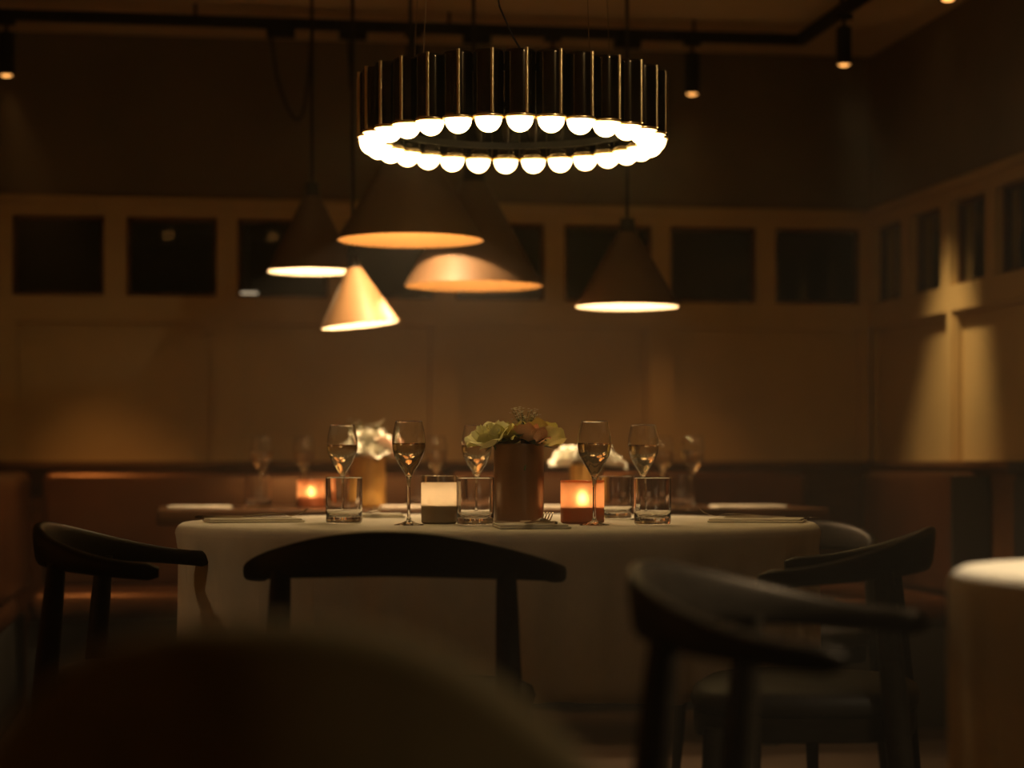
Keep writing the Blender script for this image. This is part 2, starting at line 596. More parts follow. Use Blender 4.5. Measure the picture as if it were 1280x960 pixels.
track_spot('black track spotlight at the far left end, lit amber', on_track1(8), .21, on_track1(8) + Vector((.28, .20, -1.45)), 48 * SPOT_W, 44, blend=1.0, color=ORANGE_L)
track_spot('black track spotlight just right of the ring chandelier', on_track1(865), .21, on_track1(865) + Vector((0, .20, -1.45)), 22 * SPOT_W, 52, blend=1.0, color=ORANGE_L)
for px, lab in ((517, 'behind the left part of the ring chandelier'), (691, 'behind the right part of the ring chandelier')):
    track_spot('black track spotlight half hidden ' + lab, on_track1(px), .21, on_track1(px) + Vector((0, .20, -1.45)), 14 * SPOT_W, 52, blend=1.0, color=ORANGE_L)
b3 = on_track2(1055)
track_spot('black track spotlight near the bend of the track beside the dark corner', b3, .19, Vector((XR, 7.30, .9)), 60 * SPOT_W, 44, blend=1.0, soft=.06, color=(1.0, .70, .34))
b4 = on_track2(1185)
track_spot('black track spotlight at the top edge above the side wall windows', b4, .185, Vector((2.32, 7.2, .45)), 22 * SPOT_W, 34, color=ORANGE_L)
b5 = Vector((tx, 2.35, zt))
near_c = W(.985, 2.68)
track_spot('black track spotlight over the small white clothed table', b5, .185, Vector((near_c.x, near_c.y, .75)), 230 * SPOT_W, 60, blend=0.5, color=(1.0, .76, .46))
b6 = Vector((tx, .35, zt))  # unseen spotlight added to brighten the near upholstered chair
fc = P(300, 1.45)
track_spot('added unseen fill spotlight by the camera, aimed at the brown upholstered chair', b6, .185, Vector((fc.x, fc.y, .70)), 26 * SPOT_W, 30, blend=1.0, tilt=True, color=(1.0, .74, .40))
# a second track over the camera side of the round table; its lamps wash the back wall
yt2 = 3.05
tk2 = tag(empty('lighting_track', (0, yt2, zt)), 'black ceiling track above the foreground chairs, reflected in the dark windows', 'track')
MB().box((-2.4, -.018, -.018), (tx - .03, .018, .018)).build('track_run', 'black', tk2)
for k in range(4):
    MB().tube([(-2.2 + k * 1.3, 0, .017), (-2.2 + k * 1.3, 0, ZC - zt)], .006, 8).build('hanger', 'black', tk2)
for x, lab, aim, pw, cone in (
        (-.14, 'track spotlight reflected as a dot in the second window', (.6, 4.9, .75), 5, 40),
        (.51, 'track spotlight reflected as a dot in the third window', (.9, 4.9, .75), 5, 40),
        (1.45, 'track spotlight over the foreground aimed at the ring chandelier', (.78, 5.0, 1.74), 16, 26)):
    track_spot(lab, Vector((x, yt2, zt)), .185, Vector(aim), pw * SPOT_W, cone, blend=1.0, tilt=True, color=(1.0, .78, .48))
# a third track, unseen and added so the far left wall bounces fill light
tk3 = tag(empty('lighting_track', (-2.75, 3.0, zt)), 'added black ceiling track for fill spotlights, parallel to the wall on the far left', 'track')
MB().box((-.018, -3.0, -.018), (.018, 4.0, .018)).build('track_run', 'black', tk3)
for k in range(4):
    MB().tube([(0, -2.5 + k * 1.9, .017), (0, -2.5 + k * 1.9, ZC - zt)], .006, 8).build('hanger', 'black', tk3)
for k, wd in enumerate(('nearest the camera', 'second from the camera', 'third from the camera', 'nearest the back wall')):  # unseen lamps added for soft fill off the left wall
    yy = 1.6 + 1.45 * k
    track_spot('added fill spotlight washing the far left wall, ' + wd, Vector((-2.75, yy, zt)), .185, Vector((XL, yy, 1.2)), 36 * SPOT_W, 80, blend=1.0, tilt=True, color=ORANGE_L)

q = W(-.72, 4.95, .55)  # unseen spotlight added to brighten the left side of the cloth
track_spot('added fill spotlight on the far left track aimed across at the round table', Vector((-2.75, 3.75, zt)), .185, q, 20 * SPOT_W, 26, blend=1.0, tilt=True, color=(1.0, .66, .32))
tk4 = tag(empty('lighting_track', (0, -2.2, zt)), 'added black ceiling track for fill spotlights, parallel to the wall behind the camera', 'track')  # unseen track added; its lamps bounce fill off the rear wall
MB().box((-2.2, -.018, -.018), (2.0, .018, .018)).build('track_run', 'black', tk4)
for k in range(3):
    MB().tube([(-2.0 + k * 1.9, 0, .017), (-2.0 + k * 1.9, 0, ZC - zt)], .006, 8).build('hanger', 'black', tk4)
for k, wd in enumerate(('on the left', 'in the middle', 'on the right')):
    track_spot('added fill spotlight washing the wall behind the camera, ' + wd, Vector((-1.5 + 1.5 * k, -2.2, zt)), .185, Vector((-1.5 + 1.5 * k, YF, 1.2)), 24 * SPOT_W, 80, blend=1.0, tilt=True, color=(1.0, .66, .32))

# ================================================================== PENDANT LAMPS
def pendant(label, px, d, py, wpx, hfac, out, lin, power, tilt=0.0, color=AMBER, cord_px=None):
    zr = Z(py, d)
    p = P(px, d)
    w = wpx * d / F
    r, h = w / 2, w * hfac
    e = tag(empty('pendant_lamp', (p.x, p.y, zr)), label, 'pendant lamp', 'cone pendant lamps over the back table')
    e.rotation_euler = (0, 0, -YAW)
    hd = empty('shade_tilt', (0, 0, 0)) if False else None
    R = Matrix.Rotation(tilt, 4, 'Y')
    rt = r * .19
    th = .004

    def put(mb, name, m_, angle=35):
        mb.v = [tuple(R @ Vector(v)) for v in mb.v]
        return mb.build(name, m_, e, angle)
    put(MB().lathe([(r - th, 0.001), (r, 0), (r, .003), (rt + .002, h), (rt, h + .004), (0, h + .006)], 64), 'shade', out, 40)
    put(MB().lathe([(r - th, 0.001), (rt, h - .01), (0, h - .012)], 64), 'shade_lining', lin, 40)
    put(MB().lathe([(0, h + .05), (rt * .7, h + .048), (rt * .9, h + .004), (0, h + .004)], 24), 'cap', 'black')
    put(MB().lathe([(0, h * .50), (r * .10, h * .52), (r * .13, h * .60), (r * .10, h * .70), (r * .06, h * .78), (r * .05, h - .02), (0, h - .015)], 20), 'bulb', 'lamp')
    a = R @ Vector((0, 0, h + .045))
    ct = (ZC - zr)
    MB().tube([a, (a.x, 0, a.z + (ct - a.z) * .4), (a.x, 0, ct - .02)], .0055, 8).build('cord', 'cord', e)
    MB().lathe([(0, ct - .03), (.045, ct - .028), (.05, ct - .001), (0, ct - .001)], 24, (a.x, 0, 0)).build('ceiling_rose', 'black', e)
    lamp('pendant_light', 'POINT', tuple(R @ Vector((0, 0, h * .38))), color, power * PEND_W, e, .02)
    return e


pendant('brown cone pendant with cream lining, hung to the far left', 390, 6.80, 340, 113, .82, 'shade_out', 'shade_in', 8, color=CREAM_L)
pendant('large brown cone pendant with golden lining, highest of the cluster', 513, 6.30, 301, 184, .66, 'shade_out', 'shade_gold', 27, color=CREAM_L)
pendant('large brown cone pendant with a bright patch on its slope, lower right of cluster', 592, 6.69, 358, 174, .74, 'shade_out', 'shade_gold', 24.0, color=CREAM_L)
pendant('small tan cone pendant tilted and brightly lit, lowest of the cluster', 450, 6.58, 407, 99, .72, 'shade_tan', 'shade_in', 6, tilt=math.radians(-6), color=CREAM_L)
pendant('dark brown cone pendant with glowing cream rim, alone to the right', 784, 6.7, 384, 131, .70, 'shade_out', 'shade_in', 9, color=CREAM_L)

# cord take-offs on the track with loops of slack cord
for i, px in enumerate((351, 441, 596, 784)):
    p = on_track1(px)
    a = tag(empty('cord_adapter', p), 'black cord adapter on the track, number %s from the dangling loop' % ('one two three four five six'.split()[i]), 'adapter', 'cord adapters on the track')
    a['label'] = ['black track adapter holding the deep loop of slack cord', 'black track adapter with the shallow cord loop, second along',
                  'black track adapter above the middle of the ring chandelier', 'black track adapter above the right rim of the chandelier'][i]
    MB().box((-.05, -.02, -.05), (.05, .02, -.0185), .004).build('housing', 'black', a)
    if i < 2:
        dpt = (.32, .20)[i]
        pts = []
        wv = (.155, .05)[i]
        for k in range(15):
            t = k / 14
            z = -.05 - dpt * math.sin(PI * t) ** .6 * (1 - .15 * t)
            pts.append((-.035 + wv * t + .02 * math.sin(4 * t + i), -.02 - .05 * t, z))
        MB().tube(pts, .006, 8).build('slack_cord', 'cord', a)

# ================================================================== RING CHANDELIER
dc = 5.10
pc = P(640.5, dc)
zb = Z(174.5, dc)                                   # plane of the bulb collars
ch = tag(empty('ring_chandelier', (pc.x, pc.y, zb)), 'round chandelier of dark mirrored tubes each ending in a glowing bulb', 'chandelier')
ch.rotation_euler = (0, 0, -YAW)
RR, NT = 0.3405, 30
H = 0.148
tube_me = MB().lathe([(0, .002), (.0335, .002), (.0345, .006), (.0345, H - .004), (.0335, H), (.028, H), (.028, H - .006), (0, H - .006)], 28).mesh('tube', 40)
tube_me.materials.append(M['chrome'])
bulb_me = MB().lathe([(0.0305, .0)] + [(.0305 * math.cos(a), -.0305 * math.sin(a) * 1.05) for a in [PI / 2 * k / 7 for k in range(8)]][:-1] + [(0, -.032)], 24).mesh('bulb', 60)
bulb_me.materials.append(M['bulb'])
coll_me = MB().lathe([(.029, .003), (.0352, .003), (.0358, 0), (.0352, -.003), (.0300, -.003)], 28).mesh('collar', 40)
coll_me.materials.append(M['brass'])
glint_rod_me = MB().lathe([(0, .004), (.0045, .004), (.0045, H + .002), (0, H + .002)], 10).mesh('glint_rod', 40)  # rod added in place of the streak of light on each tube
glint_rod_me.materials.append(M['brass'])
for k in range(NT):
    t = -PI / 2 + 2 * PI * (k + .24) / NT
    x, y = RR * math.cos(t), RR * math.sin(t)
    tb = inst('tube', tube_me, ch, (x, y, 0), (0, 0, t))
    inst('glint_rod', glint_rod_me, tb, (.0345 * math.cos(.42), .0345 * math.sin(.42), 0))
    inst('collar', coll_me, ch, (x, y, 0))
    inst('bulb', bulb_me, ch, (x, y, -.003))
for zz in (.03, H - .03):
    MB().lathe([(RR - .046, zz - .008), (RR - .034, zz - .008), (RR - .034, zz + .008), (RR - .046, zz + .008), (RR - .046, zz - .008)], 90).build('inner_ring', 'black', ch)
for a in (.6, 2.55, 3.95, 5.35):
    x, y = (RR - .04) * math.cos(a), (RR - .04) * math.sin(a)
    MB().tube([(x, y, H - .03), (x * .86, y * .86, ZC - zb)], .0012, 6).build('suspension_wire', 'steel', ch)
MB().tube([(.03, -RR + .03, H - .01), (.0, -RR + .08, H + .05), (-.03, -RR + .14, H + .13), (-.05, -RR + .2, H + .25), (-.02, -RR + .28, H + .40), (0, 0, ZC - zb - .02)], .0022, 8).build('power_cable', 'cord', ch)
MB().lathe([(0, ZC - zb - .03), (.07, ZC - zb - .028), (.075, ZC - zb - .001), (0, ZC - zb - .001)], 32).build('ceiling_plate', 'black', ch)

# ================================================================== ROUND TABLE WITH CLOTH
tcen = P(623, 5.0)
TZ = 0.75


def cloth_mesh(R, top, hem, seed, amp=.032, nth=300, dents=()):
    """round cloth: flat top, rolled edge, hanging skirt with soft ridged folds; dents: (angle, depth, width) where a chair pushes it in"""
    rnd = random.Random(seed)
    comps = [(k, rnd.uniform(0, 6.28), rnd.uniform(.6, 1)) for k in (9, 15, 22)]

    def fold(t):
        s_ = sum(a * (1 - 2 * abs(math.sin(k * t / 1 + p + .35 * math.sin(3 * t))) ** .8) for k, p, a in comps) / 2.0
        return s_ - .25

    def dent(t):
        return sum(dp * math.exp(-((t - a + PI) % (2 * PI) - PI) ** 2 / (wd * wd)) for a, dp, wd in dents)
    rings = []
    for r in (0.02, .2, .4, .6, .75, .86, .93, .965):
        rings.append((R * r, top + .0, 0))
    for a in (20, 45, 70, 90):
        an = math.radians(a)
        rings.append((R - .020 + .024 * math.sin(an), top - .024 + .024 * math.cos(an), 0))
    n = 12
    for k in range(1, n + 1):
        v = k / n
        rings.append((R + .004 - .006 * v, top - .024 - (top - .024 - hem) * v, amp * (.25 + .75 * v) * sm(v * 6)))
    vs_, fs = [(0, 0, top)], []
    for (r, z, a) in rings:
        for j in range(nth):
            t = 2 * PI * j / nth
            rr = r + a * fold(t) - (dent(t) * sm((a / amp - .25) / .5) if a > 0 else 0)
            vs_.append((rr * math.cos(t), rr * math.sin(t), z + (.012 * math.sin(3 * t + 1) if z <= hem + .001 else 0)))
    for j in range(nth):
        fs.append((0, 1 + j, 1 + (j + 1) % nth))
    for i in range(len(rings) - 1):
        for j in range(nth):
            j2 = (j + 1) % nth
            fs.append((1 + i * nth + j, 1 + (i + 1) * nth + j, 1 + (i + 1) * nth + j2, 1 + i * nth + j2))
    m = MB(); m.add(vs_, fs)
    return m


def round_table(name, label, loc, R, ped=True):
    e = tag(empty(name, loc), label, 'table')
    MB().lathe([(0, TZ), (R - .006, TZ), (R, TZ - .006), (R, TZ - .03), (R - .01, TZ - .034), (0, TZ - .034)], 64).build('tabletop', 'walnut', e)
    MB().lathe([(0, TZ - .034), (.16, TZ - .036), (.06, TZ - .07), (.045, TZ - .2), (.045, .12), (.07, .06), (.26, .03), (.28, .012), (.28, 0), (0, 0)], 40).build('pedestal', 'black', e)
    return e


round_table('round_table', 'large round pedestal table under the white cloth', (tcen.x, tcen.y, 0), .745)
cl = cloth_mesh(.752, TZ + .005, .40, 3, .036).build('tablecloth', 'linen', None, 50, (tcen.x, tcen.y, 0))
tag(cl, 'white tablecloth draped in folds over the large round table', 'tablecloth')
cl.modifiers.new('thickness', 'SOLIDIFY').thickness = .002
cl.modifiers['thickness'].offset = -1
round_table('round_table', 'small round pedestal table at the right edge under its own white cloth', (near_c.x, near_c.y, 0), .415)
cl = cloth_mesh(.42, TZ + .005, .24, 9, .022, 240).build('tablecloth', 'linen', None, 50, (near_c.x, near_c.y, 0))
tag(cl, 'brightly lit white tablecloth on the small table at the right edge', 'tablecloth')
cl.modifiers.new('thickness', 'SOLIDIFY').thickness = .002
cl.modifiers['thickness'].offset = -1
TT = TZ + .006

# back table
ya, yb_ = 6.43, 7.10
xa, xb = on_back(196, ya)[0], on_back(1038, ya)[0]
bt = tag(empty('dining_table', ((xa + xb) / 2, (ya + yb_) / 2, 0)), 'long dark wood table set in front of the leather banquette', 'table')
hx, hy = (xb - xa) / 2, (yb_ - ya) / 2
MB().box((-hx, -hy, TZ - .045), (hx, hy, TZ), .006).build('tabletop', 'walnut', bt)
for sx in (-1, 1):
    for sy_ in (-1, 1):
        MB().box((sx * (hx - .18) - .025, sy_ * (hy - .08) - .025, 0), (sx * (hx - .18) + .025, sy_ * (hy - .08) + .025, TZ - .045)).build('leg', 'wood', bt)
MB().box((-hx + .18, -hy + .07, TZ - .10), (hx - .18, -hy + .09, TZ - .045)).build('apron', 'wood', bt)

# ================================================================== CHAIRS
def make_chair():
    e = empty('elbow_chair', (0, 0, 0))
    # bowed back rail: swept rounded section
    A = math.radians(100)
    n = 44
    rings = []
    for i in range(n + 1):
        s = -1 + 2 * i / n
        a = s * A
        x = .285 * math.sin(a)
        y = -.25 * math.cos(a)
        q = abs(s)
        top = .772 - .070 * sm(q * 1.02) - .002 * q
        hgt = top - (.690 - .026 * q ** 1.5)
        th = .026 + .016 * sm((q - .45) / .5)
        if q > .97:
            k = (1 - q) / .03
            f = .55 + .45 * math.sqrt(max(0, k * (2 - k)))
            top -= hgt * (1 - f) / 2; hgt *= f; th *= f
        zc = top - hgt / 2
        # outward normal in plan
        nx, ny = math.sin(a) / .285, -math.cos(a) / .25
        l = math.hypot(nx, ny); nx, ny = nx / l, ny / l
        ring = []
        for j in range(16):
            t = 2 * PI * j / 16
            c, s2 = math.cos(t), math.sin(t)
            u = math.copysign(abs(c) ** .62, c) * th / 2
            v = math.copysign(abs(s2) ** .62, s2) * hgt / 2
            lean = v * .12 * (1 - q)
            ring.append((x + nx * (u + lean), y + ny * (u + lean), zc + v))
        rings.append(ring)
    MB().loft(rings, True, True).build('back_rail', 'wood', e, 50)

    def leg(a, fx, fy):
        q = abs(a) / 100.0
        x, y = .285 * math.sin(math.radians(a)), -.25 * math.cos(math.radians(a))
        top = .690 - .026 * q ** 1.5 + .012
        pts, rad = [], []
        for k in range(9):
            v = k / 8
            pts.append((fx + (x - fx) * v, fy + (y - fy) * v, top * v))
            rad.append(.013 + .0105 * math.sin(PI * min(1, v * .86)) ** .8 + (.003 if v > .5 else 0) * (1 - v))
        MB().tube(pts, rad, 14).build('leg', 'wood', e, 50)
    leg(-46, -.225, -.235); leg(46, .225, -.235)
    for sx in (-1, 1):                     # front legs stop under the seat; the rail ends are free
        MB().tube([(sx * .235, .150, 0), (sx * .226, .142, .15), (sx * .218, .135, .32), (sx * .214, .132, .405)], [.012, .0165, .020, .0205], 14).build('leg', 'wood', e, 50)
    # seat frame and upholstered seat: rounded plan

    def outline(k, n=56):
        r = []
        for j in range(n):
            t = 2 * PI * j / n
            c, s2 = math.cos(t), math.sin(t)
            wx = .245 + .018 * s2
            r.append((math.copysign(abs(c) ** .66, c) * wx * k, math.copysign(abs(s2) ** .66, s2) * .215 * k - .02))
        return r
    rings = [[(x, y, z) for x, y in outline(k)] for k, z in ((.90, .385), (.96, .385), (.97, .39), (.97, .428), (.95, .43))]
    MB().loft(rings, True, True).build('seat_frame', 'wood', e, 40)
    rings = [[(x, y, z) for x, y in outline(k)] for k, z in ((.93, .428), (.985, .436), (1.0, .450), (.975, .466), (.90, .476), (.70, .482), (.4, .485), (.1, .486))]
    MB().loft(rings, True, True).build('seat', 'seat', e, 60)
    return e


chair_specs = [
    ('black elbow chair with its broad back rail against the middle of the white tablecloth', P(506, 3.74 + .25), 86),
    ('black elbow chair drawn up to the round table on the right, three legs showing', W(.545, 4.06), 168),
    ('black elbow chair beside the left end of the round table, in front of the banquette', W(-.712, 4.34), -2),
    ('black elbow chair tucked behind the round table near the right banquette, mostly hidden', W(.70, 5.66), 228),
    ('blurred black elbow chair turned toward the small white table at the right edge', W(.405, 2.51), -20),
]
proto = make_chair()
for i, (lab, p, face) in enumerate(chair_specs):
    c = proto if i == 0 else copy_tree(proto)
    c.location = (p.x, p.y, 0)
    c.rotation_euler = (0, 0, math.radians(face - 90) - YAW)
    if i == 3:
        c.scale = (.96, .96, .95)          # a slightly lower chair
    tag(c, lab, 'chair', 'black elbow chairs')

# upholstered chair right in front of the camera, far out of focus
def upholstered_chair(label, p, face):
    e = tag(empty('upholstered_chair', (p.x, p.y, 0), math.radians(face - 90) - YAW), label, 'chair')

    def back(off, k, z0):
        rings = []
        nz_, nx_ = 14, 24
        for i in range(nz_ + 1):
            v = i / nz_
            row = []
            for j in range(nx_ + 1):
                u = -1 + 2 * j / nx_
                zt_ = .79 - .16 * abs(u) ** 2.6 - (1 - k) * .03          # arched top
                z = z0 + (zt_ - z0) * v
                w = (.235 + .02 * v) * k
                row.append((u * w, -.22 + .09 * u * u - .05 * v + off, z))
            rings.append(row)
        return rings
    m = MB()
    a_, b_ = back(-.028, .97, .40), back(.028, .97, .40)
    n = len(a_[0]); vs_, fs = [], []
    for g in (a_, b_):
        for r in g:
            vs_ += r
    off = n * len(a_)
    for i in range(len(a_) - 1):
        for j in range(n - 1):
            q = i * n + j
            fs.append((q, q + 1, q + n + 1, q + n))
            fs.append((off + q, off + q + n, off + q + n + 1, off + q + 1))
    edge = [j for j in range(n)] + [i * n + n - 1 for i in range(1, len(a_))] + [(len(a_) - 1) * n + j for j in range(n - 2, -1, -1)] + [i * n for i in range(len(a_) - 2, 0, -1)]
    for q, r in zip(edge, edge[1:] + edge[:1]):
        fs.append((q, off + q, off + r, r))
    m.add(vs_, fs)
    o = m.build('backrest', 'velvet', e, 60)
    bv = o.modifiers.new('round', 'BEVEL'); bv.width = .018; bv.segments = 4; bv.limit_method = 'ANGLE'
    MB().box((-.24, -.20, .38), (.24, .24, .47), .04).build('seat', 'velvet', e, 60)
    for sx in (-1, 1):
        for sy_ in (-1, 1):
            MB().tube([(sx * .215, sy_ * .20 + .01, 0), (sx * .20, sy_ * .18 + .01, .39)], [.012, .019], 12).build('leg', 'wood', e)
    return e


upholstered_chair('out-of-focus brown upholstered chair back closest to the camera at the lower left', P(440, 1.64), 82)

# ================================================================== GLASSWARE
def fl_profile(n=20):
    """outer bowl radius at height h of a tulip flute 0.228 m tall"""
    pts = [(.095, .0045), (.104, .0060), (.114, .0105), (.126, .0178), (.140, .0262), (.155, .0330), (.170, .0362), (.184, .0368), (.200, .0352), (.215, .0322), (.228, .0292)]
    return pts


def interp(pts, h):
    for (h0, r0), (h1, r1) in zip(pts, pts[1:]):
        if h0 <= h <= h1:
            return r0 + (r1 - r0) * (h - h0) / (h1 - h0)
    return pts[-1][1]


def smooth_prof(pts, sub=3):
    out = []
    n = len(pts)
    for i in range(n - 1):
        p0, p1, p2, p3 = pts[max(i - 1, 0)], pts[i], pts[i + 1], pts[min(i + 2, n - 1)]
        for k in range(sub):
            t = k / sub
            q = []
            for c in (0, 1):
                q.append(.5 * ((2 * p1[c]) + (-p0[c] + p2[c]) * t + (2 * p0[c] - 5 * p1[c] + 4 * p2[c] - p3[c]) * t * t + (-p0[c] + 3 * p1[c] - 3 * p2[c] + p3[c]) * t ** 3))
            out.append(tuple(q))
    out.append(pts[-1])
    return out


def make_flute():
    e = empty('champagne_flute', (0, 0, 0))
    pf = smooth_prof(fl_profile(), 3)
    g = .0012
    outer = [(r, h) for h, r in pf]
    inner = [(max(r - g, .002), h) for h, r in pf if h > .108]
    prof = [(0, 0), (.0325, 0), (.0328, .0012), (.0300, .0022), (.016, .005), (.006, .010), (.0036, .018), (.0033, .05), (.0036, .085)] + outer + \
           [(.0286, .2287)] + list(reversed(inner)) + [(0, .106)]
    MB().lathe(prof, 40).build('glass', 'glass', e, 50)
    lev = .180
    liq = [(0, .1055)] + [(max(r - g + .0003, .0021), h) for h, r in pf if .108 < h < lev] + [(interp(fl_profile(), lev) - g + .0003, lev), (0, lev)]
    MB().lathe(liq, 40).build('wine', 'wine', e, 50)
    return e


def make_tumbler():
    e = empty('glass_tumbler', (0, 0, 0))
    r, h = .0412, .105
    prof = [(0, .002), (.026, .0015), (.036, 0), (.0395, .003), (.0405, .009), (r, .03), (r, h - .001), (r - .0008, h), (r - .0018, h - .001),
            (r - .0024, .03), (r - .0034, .020), (r - .008, .0155), (0, .0145)]
    MB().lathe(prof, 44).build('glass', 'glass', e, 40)
    return e


def make_candle(matname, label, cr=.0495, ch_=.096, band=.004, rim='amber'):
    e = empty('candle_holder', (0, 0, 0))
    r, h = cr, ch_
    w = .0025
    MB().lathe([(0, 0), (r - .004, 0), (r, .004), (r, h - band)], 44).build('glass_wall', matname, e, 40)
    MB().lathe([(r - w, h - band), (r + .0002, h - band), (r + .0004, h), (r - w * .5, h + .0012), (r - w, h), (r - w, h - band)], 44).build('rim', rim, e, 30)
    MB().lathe([(0, .003), (r - .005, .003), (r - .0015, .006), (r - .0015, h * .38), (r - .006, h * .385), (.006, h * .37), (0, h * .37)], 40).build('wax', 'wax', e, 40)
    MB().tube([(0, 0, h * .36), (.0005, 0, h * .45)], .0009, 6).build('wick', 'black', e)
    MB().lathe([(0, h * .43), (.0035, h * .47), (.0058, h * .54), (.005, h * .62), (.0025, h * .72), (0, h * .80)], 14).build('flame', 'flame', e, 80)
    return e


def place(proto_used, proto_, p, label, cat, group, z=TT, rz=0.0, s=1.0):
    c = proto_ if not proto_used[0] else copy_tree(proto_)
    proto_used[0] = True
    c.location = (p.x, p.y, z)
    c.rotation_euler = (0, 0, rz)
    c.scale = (s, s, s)
    return tag(c, label, cat, group)


fl, flu = make_flute(), [False]
tu, tuu = make_tumbler(), [False]
G1, G2 = 'champagne flutes', 'glass tumblers'
place(flu, fl, P(511, 4.63), 'champagne flute standing clear on its foot left of the cream candle', 'wine glass', G1)
place(flu, fl, P(428, 5.08), 'champagne flute behind the leftmost tumbler on the round table', 'wine glass', G1)
place(flu, fl, P(596, 5.12), 'champagne flute half hidden by the brown vase of yellow roses', 'wine glass', G1)
place(flu, fl, P(743, 4.62), 'champagne flute standing in front of the glowing orange candle', 'wine glass', G1)
place(flu, fl, P(804, 5.08), 'champagne flute behind the rightmost tumbler on the round table', 'wine glass', G1)
place(tuu, tu, P(430, 4.75), 'leftmost glass tumbler on the white cloth of the round table', 'glass', G2)
place(tuu, tu, P(594, 4.63), 'glass tumbler between the cream candle and the brown vase', 'glass', G2)
place(tuu, tu, P(769, 5.15), 'glass tumbler set back beside the orange candle', 'glass', G2)
place(tuu, tu, P(815.5, 4.65), 'rightmost glass tumbler on the white cloth of the round table', 'glass', G2)

ca = make_candle('amber', '')
ca2 = make_candle('creamg', '', .0405, .107, .014, 'glass')
G3 = 'glass candle holders'
c = ca; c.location = (*P(728, 4.78).xy, TT); tag(c, 'orange frosted candle holder glowing on the white cloth', 'candle holder', G3)
c = ca2; c.location = (*P(549, 4.76).xy, TT); tag(c, 'cream frosted candle holder with a dark base next to a tumbler', 'candle holder', G3)
BT = TZ + .001
c = copy_tree(ca); c.location = (*P(389, 6.75).xy, BT); c.scale = (.9,) * 3; tag(c, 'small orange candle glowing on the long dark table', 'candle holder', G3)

G4, G5 = 'glasses on the back table', 'tumblers on the back table'
for px, d, lab in ((327, 6.85, 'blurred champagne flute farthest left on the long dark table'),
                   (380, 7.0, 'blurred champagne flute behind the small orange candle on the long table'),
                   (545, 6.9, 'blurred champagne flute between the white bouquet and the brown vase, back table'),
                   (828, 6.95, 'blurred champagne flute on the back table beside the second white bouquet'),
                   (866, 6.75, 'blurred champagne flute farthest right on the long dark table')):
    place(flu, fl, P(px, d), lab, 'wine glass', G4, BT)
for px, d, lab in ((323, 6.62, 'blurred tumbler near the left end of the long dark table'),
                   (524, 6.85, 'blurred tumbler on the back table seen past the clear flute'),
                   (797, 6.75, 'blurred tumbler on the back table seen through the rightmost tumbler'),
                   (852, 6.6, 'blurred tumbler near the right part of the long dark table')):
    place(tuu, tu, P(px, d), lab, 'glass', G5, BT)

# ================================================================== VASES AND FLOWERS
def make_vase(name, label, m_, p, z, r=.0565, h=.178):
    e = tag(empty(name, (p.x, p.y, z)), label, 'vase')
    MB().lathe([(0, 0), (r - .004, 0), (r - .001, .003), (r, .010), (r, h - .003), (r - .001, h), (r - .005, h), (r - .006, h - .004), (r - .006, .02), (0, .018)], 56).build('body', m_, e, 40)
    MB().lathe([(r - .007, h - .004), (r + .0008, h - .004), (r + .0010, h + .0005), (r - .003, h + .002), (r - .007, h), (r - .007, h - .004)], 56).build('rim', m_, e, 60)
    return e


def petal_mesh(seed, r, hgt, half, open_, mname):
    """one cupped petal: narrow foot, belly at mid height, rounded ruffled lip"""
    rnd = random.Random(seed)
    nu, nv = 8, 7
    vs_, fs = [], []
    ph = rnd.uniform(0, 6)
    for i in range(nv + 1):
        v = i / nv
        wid = half * (.30 + .70 * math.sin(PI * min(1, .08 + .62 * v)))
        belly = math.sin(PI / 2 * min(1, v * 1.25)) ** .75
        rad = r * (.10 + .90 * belly) * (1 - .12 * v * v) + open_ * r * v ** 4
        for j in range(nu + 1):
            u = -1 + 2 * j / nu
            t = u * wid
            ruf = r * v ** 3 * (.10 * math.sin(u * 4 + ph) + .06 * math.sin(u * 9 + 2 * ph))
            zz = hgt * (v - .34 * abs(u) ** 2.4 * v ** 2) - max(open_, 0) * hgt * .25 * v ** 5 + .04 * hgt * math.sin(u * 6 + ph) * v ** 3
            rr = rad + ruf + .05 * r * abs(u) * v
            vs_.append((rr * math.cos(t), rr * math.sin(t), zz))
    for i in range(nv):
        for j in range(nu):
            a = i * (nu + 1) + j
            fs.append((a, a + 1, a + nu + 2, a + nu + 1))
    m = MB(); m.add(vs_, fs)
    me = m.mesh('petal', None)
    me.materials.append(M[mname])
    return me


PET = {}


